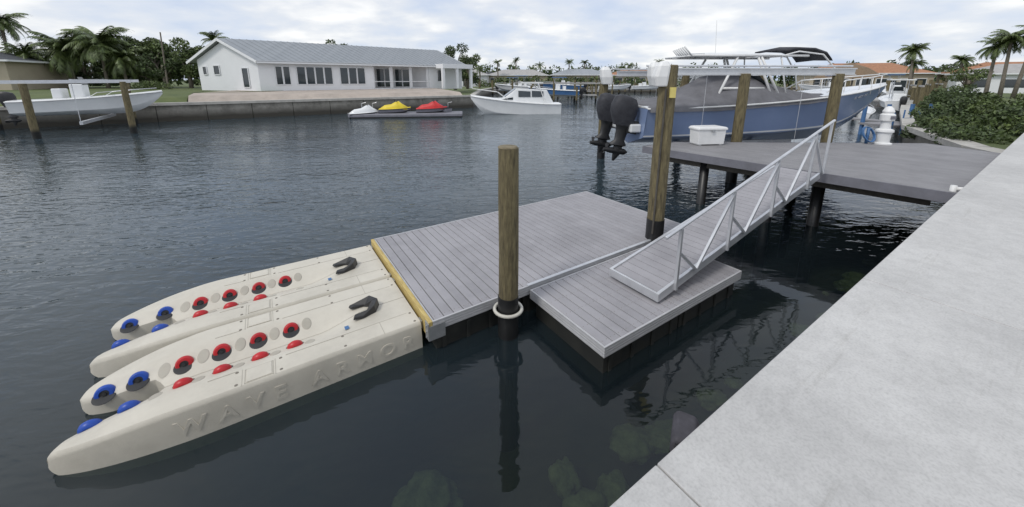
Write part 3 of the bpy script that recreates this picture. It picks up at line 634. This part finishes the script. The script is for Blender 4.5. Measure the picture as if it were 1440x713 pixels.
def house(name,x,y,z,L,W,h,rh,wm,rm,rot=0,hip=True,seed=0):
    g=group(name,(x,y,z),rot); bm=bmesh.new(); box(bm,-L/2,L/2,-W/2,W/2,-.5,h); fin(bm,'walls',wm,g)
    bm=bmesh.new(); o=.6; i=W/2 if hip else -o
    e=[Vector(p) for p in ((-L/2-o,-W/2-o,h-.1),(L/2+o,-W/2-o,h-.1),(L/2+o,W/2+o,h-.1),(-L/2-o,W/2+o,h-.1))]; r=[Vector((-L/2+i,0,h+rh)),Vector((L/2-i,0,h+rh))]
    for f in ((e[0],e[1],r[1],r[0]),(e[2],e[3],r[0],r[1]),(e[1],e[2],r[1]),(e[3],e[0],r[0]),(e[0],e[1],e[2],e[3])): quad(bm,*f)
    fin(bm,'roof',rm,g)
    bm=bmesh.new()
    for k in range(4): bar(bm,e[k],e[(k+1)%4],.08,.2)
    bw=bmesh.new(); rr=random.Random(seed); x=-L/2+1
    while x<L/2-2:
        w=rr.choice((1.0,1.8,2.6)); z0=rr.choice((.1,.9)); box(bw,x,x+w,-W/2-.04,-W/2-.01,z0,2.3)
        for q in (x-.05,x+w+.05): box(bm,q-.05,q+.05,-W/2-.08,-W/2-.011,z0,2.3)
        box(bm,x-.1,x+w+.1,-W/2-.09,-W/2-.011,2.3,2.42); x+=w+rr.uniform(.8,2)
    fin(bm,'trim','wallw',g); fin(bw,'windows','glass',g); return g
house('beige_house',-63.5,45,2.2,12,10,3.4,1.4,'beige','roofd',.35,True,1)
specs=[(-14,112,14,'wallw','roofl'),(2,118,18,'beige','roofl'),(20,112,16,'beige','roofg'),(38,116,17,'beige','rooft'),(56,110,16,'wallw','roofg'),(30,160,20,'wallw','roofl'),(-5,160,20,'beige','roofd')]
for i,(x,y,L,w,r_) in enumerate(specs): house('house',x,y,1.6,L,9,3.2,1.7,w,r_,random.uniform(-.15,.15),True,i+3)
house('house',84,92,1.3,22,11,3.6,2.4,'beige','rooft',-.4,True,31); house('house',100,76,1.3,18,10,3.4,2.2,'beige','rooft',-.6,True,33)
house('house',92,66,1.2,20,10,3.3,1.7,'wallw','roofl',-.75,True,35)
g=group('tiki_hut',(70,79,1.2)); bm=bmesh.new(); lathe(bm,[(5.2,2.5),(4.8,2.9),(2.6,4.6),(.3,5.6)],12,Matrix.Scale(1.2,4,(1,0,0))); fin(bm,'thatched_roof','thatch',g)
bm=bmesh.new()
for a in range(6): tube(bm,[(4.2*math.cos(a*1.047),4*math.sin(a*1.047),-.3),(4.2*math.cos(a*1.047),4*math.sin(a*1.047),2.8)],.15,8)
fin(bm,'posts','trunk',g)

# ---------------------------------------------------------------- vegetation
palm('palm_tree',-57,49,2.2,5.0,4.4,1,.03,60); palm('palm_tree',-53.5,50,2.2,6.0,4.4,2,.05,60); palm('palm_tree',-51,50,2.2,4.0,3.6,3,.05,50)
palm('palm_tree',-65.8,50,2.2,8.6,3.4,4,.04,40); palm('palm_tree',-60,47.5,2.2,4.2,3.2,6,.06,40)
palm('palm_tree',-41.5,54,2.3,6.6,2.4,16,.03,26)
for i,(x,y,h,w_,m_) in enumerate(((-50,52.5,6.9,6.5,'leaf'),(-46.8,51.0,6.2,5.5,'leafd'),(-44.2,52,6.6,5.5,'leaf'),(-41.5,52.5,6.2,5,'leafd'),(-57,56,7.4,7,'leafd'),(-39.5,54,6.6,5,'leaf'),(-53,55,7.6,6.5,'leafd'),(-61,54,6.5,6,'leafd'))):
    tree('tree',x,y,2.2,h,w_,11+i,4200,m_)
g=group('shrub',(-44.5,46.5,2.1)); V,F=leaves([(0,0,.6,1.3,1,.7),(1.2,.3,.5,1,.8,.6),(-1.2,0,.5,1,.8,.6)],1800,.10,3); npmesh('foliage',V,F,'leaf',g)
bm=bmesh.new(); tube(bm,[(-45.6,50,2),(-45.2,50,9.4)],[.12,.07],8); fin(bm,'utility_pole','trunk')
tree('tree',-33,72,2,9.0,7,21,2600,'leafd'); tree('tree',-9.3,62,2,7.4,5.5,22,3200,'leafd'); tree('tree',-8.0,68,2,6.4,6,23,2600,'leaf')
def mass(name,x0,x1,y,z,h,n,seed,leafsize=.5,m='leafd',y1=None):
    r=random.Random(seed); bl=[]; y1=y if y1 is None else y1; k=int(abs(x1-x0)/2.5)+3
    for i in range(k):
        f=i/(k-1)+r.uniform(-.02,.02); hh=h*r.uniform(.45,1.15); w=r.uniform(1.6,3.4); bl.append((x0+(x1-x0)*f,y+(y1-y)*f+r.uniform(-2,2),z+hh*.5,w,2,hh*.5))
    V,F=leaves(bl,n,leafsize,seed); npmesh(name,V,F,m)
mass('distant_trees',-20,78,126,1.2,6.5,9000,41,.42); mass('distant_trees',-30,90,176,1.2,9,8000,42,.6,'leaf'); mass('distant_trees',78,175,112,1.2,6.5,9000,43,.5,'leafd',70)
mass('distant_trees',-140,-60,75,1.8,7,8000,44,.5); mass('shore_shrubs',-8,60,106.5,1.4,2.8,6000,45,.3,'leaf')
for i,(x,y,h) in enumerate(((-13,105,6.5),(-4,112,7),(1,122,8),(9,120,6.5),(17,112,7),(24,125,7.5),(33,108,6),(46,120,7.5),(-8,95,5))): palm('palm_tree',x,y,1.4,h,2.2,60+i,.04,20,0)
for i,(x,y,h,R_) in enumerate(((63.2,60,8,2.6),(64.5,61,6,2.0),(60.5,48,7.6,2.6),(61.1,47,8.3,2.7),(61.4,46,8.6,2.8),(82.7,70,7,2.2))):
    palm('palm_tree',x,y,1.1,h-1.1,R_,80+i,.07,36)
tree('tree',95,80,1.1,6.5,7,91,2200,'leafd'); tree('tree',70,58,1.1,4.5,5,92,2200,'leaf')
def hedge(name,pts,m='leaf',n=9000,size=.10,seed=5):
    r=random.Random(seed); bl=[]
    for x,y,h in pts:
        for k in range(9): bl.append((x+r.uniform(-1.1,.9),y+r.uniform(-.8,.8),.8+h*r.uniform(.05,.9),r.uniform(.25,.65),r.uniform(.25,.65),h*r.uniform(.15,.30)+.08))
    g=group(name); V,F=leaves(bl,n,size,seed); npmesh('foliage',V,F,m,g)
    bm=bmesh.new()
    for b in bl[::2]: tube(bm,[(b[0],b[1],.6),(b[0]+.1,b[1],b[2])],[.03,.012],5)
    fin(bm,'stems','trunk',g)
hedge('shoreline_shrubs',[(18.2,13.9,.8),(19.2,15.4,.9),(20.4,17,1.0),(21.7,18.4,1.1),(23.4,19.6,1.6),(25.2,21,1.9),(27.4,22.5,2.1),(22.9,16.8,1.4),(25.4,18.6,1.8),(21.3,15,1.0),(28.5,24,2.0),(20.6,13.6,.9),(24.5,16.2,1.6)],'leafd',26000,.085)
hedge('shoreline_shrubs',[(23.9,18,1.5),(26.5,20.5,1.9),(22,16,1.2),(20.3,15.9,.9)],'leaf',9000,.085,6)
hedge('shoreline_shrubs',[(32,27.5,1.2),(34,29,1.5),(37,31,1.5),(39,34,1.1),(45,39,1.4)],'leafd',8000,.13,8)

# ---------------------------------------------------------------- background boats
def small_boat(name,x,y,z,rot,L,B,side='gel',top=None,eng=True,cab=False,zsc=1):
    g=group(name,(x,y,z),rot); g.scale=(1,1,zsc); hull_parts(g,L,B,L*.11,L*.17,side,'gel')
    bm=bmesh.new(); c=L*.42
    if cab:
        pr=[(L*.08,L*.12),(L*.16,L*.215),(L*.50,L*.225),(L*.64,L*.155),(L*.84,L*.155)]
        loft(bm,[[Vector((x_,-B*.38*k,L*.115)),Vector((x_,-B*.33*k,z_)),Vector((x_,B*.33*k,z_)),Vector((x_,B*.38*k,L*.115))] for (x_,z_),k in zip(pr,(1,1,1,.85,.35))]); fin(bm,'cabin','gel',g,bevel=.05)
        bm=bmesh.new()
        for sg in (-1,1):
            for a,b in ((.2,.33),(.345,.48)): quad(bm,*[Vector(p) for p in ((L*a,sg*B*.372,L*.165),(L*b,sg*B*.372,L*.165),(L*b,sg*B*.345,L*.21),(L*a,sg*B*.345,L*.205))])
            quad(bm,*[Vector(p) for p in ((L*.54,sg*B*.36,L*.145),(L*.66,sg*B*.33,L*.147),(L*.62,sg*B*.33,L*.155),(L*.54,sg*B*.36,L*.163))])
        quad(bm,*[Vector(p) for p in ((L*.505,-B*.28,L*.226),(L*.505,B*.28,L*.226),(L*.625,B*.26,L*.168),(L*.625,-B*.26,L*.168))]); fin(bm,'windows','glass',g)
        bm=bmesh.new()
        for sg in (-1,1): tube(bm,[(L*.6,sg*B*.4,L*.15),(L*.7,sg*B*.4,L*.2),(L*.98,0,L*.225)],.02,6)
        tube(bm,[(L*.18,-B*.4,L*.12),(L*.26,-B*.36,L*.265),(L*.26,B*.36,L*.265),(L*.18,B*.4,L*.12)],.05,8); box(bm,L*.2,L*.42,-B*.3,B*.3,L*.262,L*.272); fin(bm,'radar_arch','white',g)
    else:
        box(bm,c-.4,c+.3,-.4,.4,L*.11,L*.11+.95); box(bm,c-1.3,c-.8,-.45,.45,L*.11,L*.11+.7); fin(bm,'console','gel',g,bevel=.06)
        bm=bmesh.new(); quad(bm,Vector((c+.32,-.38,L*.11+.9)),Vector((c+.32,.38,L*.11+.9)),Vector((c+.1,.32,L*.11+1.35)),Vector((c+.1,-.32,L*.11+1.35))); fin(bm,'windscreen','glass',g)
        bm=bmesh.new()
        for sg in (-1,1): tube(bm,[(L*.5,sg*B*.44,L*.125),(L*.58,sg*B*.42,L*.17),(L*.8,sg*B*.28,L*.19),(L*.96,sg*.05,L*.2)],.018,5)
        fin(bm,'bow_rail','alu',g)
    if top:
        bm=bmesh.new(); box(bm,c-1.3,c+.9,-B*.36,B*.36,L*.11+1.95,L*.11+2.05); fin(bm,'t_top',top,g,bevel=.03)
        bm=bmesh.new()
        for xx in (c-.8,c+.5):
            for yy in (-.5,.5): tube(bm,[(xx,yy,L*.11),(xx*.98+.02*c,yy,L*.11+1.95)],.03,6)
        fin(bm,'t_top_frame','alu',g)
    if eng: outboard(g,-.35,0,L*.09,1,'black')
    return g
small_boat('motorboat',-33.6,25.4,1.0,.47,7.6,2.6,'gel',zsc=1.2)
g=group('boat_lift')
for x,y,h in ((-28.4,21.9,3.2),(-24.9,24.2,3.3),(-35.5,25.5,3.2),(-30,29.4,3.3)): piling(x,y,h,.17)
bm=bmesh.new(); bar(bm,(-35.6,17.3,3.25),(-24.6,24.4,3.35),.16,.2); bar(bm,(-37,24.6,3.25),(-29.4,29.8,3.35),.16,.2)
for f in (.3,.8):
    a=Vector((-35.6,17.3,.8)).lerp(Vector((-24.6,24.4,.8)),f); bar(bm,a,a+Vector((-4.2,6,0)),.15,.2); tube(bm,[a,a+Vector((0,0,2.5))],.02,5)
    bar(bm,a+Vector((0,0,2.6)),a+Vector((-4.2,6,2.6)),.12,.15)
fin(bm,'beams','alu',g)
bm=bmesh.new()
bar(bm,(-41,24.5,.95),(-29,33,.95),1.6,.12); bar(bm,(-41,23.7,.7),(-28.6,32.4,.7),.1,.3)
for f in range(6): a=Vector((-41,23.7,0)).lerp(Vector((-28.6,32.4,0)),f/5); tube(bm,[a+Vector((0,0,-2)),a+Vector((0,0,1))],.15,8)
fin(bm,'walkway','beam',g)
small_boat('cabin_cruiser',4.9,39.6,-.55,math.radians(187),9.2,3.0,'gel',None,False,True,1.5)
g=group('floating_dock',(-9.8,35.6,0),.12); bm=bmesh.new()
box(bm,-5.2,5,-1.5,1.5,.1,.34); fin(bm,'deck','greyhull',g,bevel=.04)
bm=bmesh.new(); box(bm,-5.0,4.8,-1.45,1.45,-.3,.1); fin(bm,'floats','float',g)
bm=bmesh.new()
for x in (-4.6,-3.6,3.6): tube(bm,[(x,.9,.3),(x,.9,1.2),(x+.4,.9,1.3)],.03,6)
fin(bm,'cleats_and_ladder','alu',g)
def jetski(x,y,rot,m,z=.3):
    g=group('jet_ski',(x,y,z),rot); hull_parts(g,2.9,1.15,.38,.5,'greyhull','black',m,'black'); bm=bmesh.new()
    loft(bm,[[Vector((a,w*math.cos(q),.36+h*math.sin(q))) for q in [math.pi*k/8 for k in range(9)]] for a,w,h in ((.1,.35,.15),(.5,.38,.42),(1.1,.36,.5),(1.5,.4,.72),(1.8,.42,.8),(2.1,.38,.55),(2.6,.25,.25))]); fin(bm,'cover',m,g,True)
    bm=bmesh.new(); tube(bm,[(1.65,-.4,1.12),(1.7,0,1.1),(1.65,.4,1.12)],.025,6); fin(bm,'handlebar','black',g)
jetski(-12.6,35.4,.15,'ykay'); jetski(-9.2,35.9,.15,'rkay'); jetski(-14.9,33.9,.6,'gel',.0); jetski(-6.2,36.4,2.6,'dcanvas')
small_boat('motorboat',5,70,1.2,2.9,8.5,2.7,'gel','dblue'); small_boat('motorboat',14,74,1.3,3.0,9.5,2.8,'dblue'); small_boat('motorboat',10.4,58,.9,2.95,8,2.6,'dblue','dblue',True)
small_boat('motorboat',20,88,1,.1,8,2.6,'gel'); small_boat('motorboat',-3,84,1,.2,8,2.6,'gel','dblue'); small_boat('motorboat',29,92,1,.1,8,2.6,'gel')
small_boat('motorboat',49,47.5,.9,.9,8,2.6,'gel'); small_boat('motorboat',55,54,1.2,.9,8.5,2.7,'gel','dblue'); small_boat('motorboat',60,66,1.2,2.6,8,2.6,'gel','dblue')
small_boat('motorboat',36,34.5,.6,.9,7.5,2.5,'gel','white')
rr=random.Random(77)
g=group('distant_docks'); bm=bmesh.new(); bp_=bmesh.new()
for x,y,L,rot in ((6,68,12,.05),(8,57,10,-.1),(14,77,12,0),(20,90,10,0),(-3,87,9,.1),(30,95,12,0),(45,98,12,0),(47,45,9,.8),(56,52,9,.8),(61,64,9,.8),(62,78,10,1.2),(36,36,8,.85)):
    T=Matrix.Translation((x,y,0))@Matrix.Rotation(rot,4,'Z'); box(bm,-L/2,L/2,1.6,3,1.0,1.15,T)
    for k in range(4):
        for yy in (-1.8,3): p=T@Vector((-L/2+L*k/3,yy,0)); tube(bp_,[p+Vector((0,0,-2)),p+Vector((0,0,rr.uniform(2.4,3.5)))],.15,7)
    if y<80: bar(bm,T@Vector((-L/2,-1.8,2.9)),T@Vector((L/2,-1.8,2.9)),.12,.15)
fin(bm,'walkways','roofl',g); fin(bp_,'pilings','pile',g)
g=group('neighbour_dock',(25.6,23.4,0),.15); bm=bmesh.new(); bq=bmesh.new()
box(bm,-3.2,2.2,-.9,.9,.65,.77); box(bm,-1,0,.9,4,.66,.76)
for x in (-3,-1.2,.6,2.1):
    for y in (-.8,.8): tube(bq,[(x,y,-2),(x,y,1.5+.4*(y>0))],.11,8)
for x in (-2.5,-1.5): tube(bq,[(x,-1,.2),(x,-1,1.7)],.04,6)
for k in range(4): bar(bq,(-2.5,-1,.3+.3*k),(-1.5,-1,.3+.3*k),.05,.05)
fin(bm,'deck','fixdeck',g); fin(bq,'posts','dblue',g)
small_boat('motorboat',29.5,32,-.1,.75,6.5,2.2,'gel',None)

# ---------------------------------------------------------------- world, sun, camera
w=bpy.data.worlds.new('World'); scene.world=w; w.use_nodes=True; N=w.node_tree.nodes; L=w.node_tree.links; bg=N['Background']; bg.inputs[1].default_value=.1
sunv=Vector((-.45,-.42,.79)).normalized(); el=math.asin(sunv.z); az=math.atan2(sunv.x,sunv.y)
sky=N.new('ShaderNodeTexSky'); sky.sky_type='NISHITA'; sky.sun_disc=False; sky.sun_elevation=el; sky.sun_rotation=az
tc=N.new('ShaderNodeTexCoord'); sp=N.new('ShaderNodeSeparateXYZ'); L.new(tc.outputs['Generated'],sp.inputs[0])
def mth(op,a,b=None):
    x=N.new('ShaderNodeMath'); x.operation=op
    for i,v in enumerate((a,b)):
        if v is None: continue
        if isinstance(v,(int,float)): x.inputs[i].default_value=v
        else: L.new(v,x.inputs[i])
    return x.outputs[0]
zz=mth('ADD',mth('MAXIMUM',sp.outputs[2],0.0),.22); cx=N.new('ShaderNodeCombineXYZ'); L.new(mth('DIVIDE',sp.outputs[0],zz),cx.inputs[0]); L.new(mth('DIVIDE',sp.outputs[1],zz),cx.inputs[1])
def wn(s,d,r,dist):
    n=N.new('ShaderNodeTexNoise'); n.inputs['Scale'].default_value=s; n.inputs['Detail'].default_value=d; n.inputs['Roughness'].default_value=r; n.inputs['Distortion'].default_value=dist; L.new(cx.outputs[0],n.inputs[0]); return n.outputs[0]
cl=mth('ADD',mth('MULTIPLY',wn(1.0,7,.5,.1),.65),mth('MULTIPLY',wn(2.9,7,.5,.1),.35))
rp=N.new('ShaderNodeValToRGB'); e=rp.color_ramp.elements; e[0].position=.36; e[0].color=(.50,.595,.78,1); e[1].position=.61; e[1].color=(.97,.97,.97,1)
k=e.new(.45); k.color=(.63,.695,.815,1); k=e.new(.52); k.color=(.73,.765,.83,1); k=e.new(.56); k.color=(.84,.855,.88,1)
L.new(cl,rp.inputs[0])
sc=N.new('ShaderNodeVectorMath'); sc.operation='SCALE'; sc.inputs[3].default_value=11.3; L.new(rp.outputs[0],sc.inputs[0])
mx=N.new('ShaderNodeMix'); mx.data_type='RGBA'; mx.inputs['Factor'].default_value=.90; L.new(sky.outputs[0],mx.inputs['A']); L.new(sc.outputs[0],mx.inputs['B']); L.new(mx.outputs['Result'],bg.inputs[0])
sl=bpy.data.lights.new('sun','SUN'); sl.energy=1.5; sl.angle=math.radians(11); sl.color=(1,.96,.90); so=bpy.data.objects.new('sun',sl); scene.collection.objects.link(so); so.rotation_euler=(-sunv).to_track_quat('-Z','Y').to_euler()
cd=bpy.data.cameras.new('camera'); cam=bpy.data.objects.new('camera',cd); scene.collection.objects.link(cam); scene.camera=cam
cd.sensor_width=36; cd.lens=13.0; cd.shift_y=-.0892; cd.clip_end=3000; cd.clip_start=.05
cam.location=(0,0,3.45); cam.rotation_euler=(math.radians(90-12.59),0,0)
scene.view_settings.view_transform='Standard'; scene.view_settings.look='None'; scene.view_settings.exposure=0
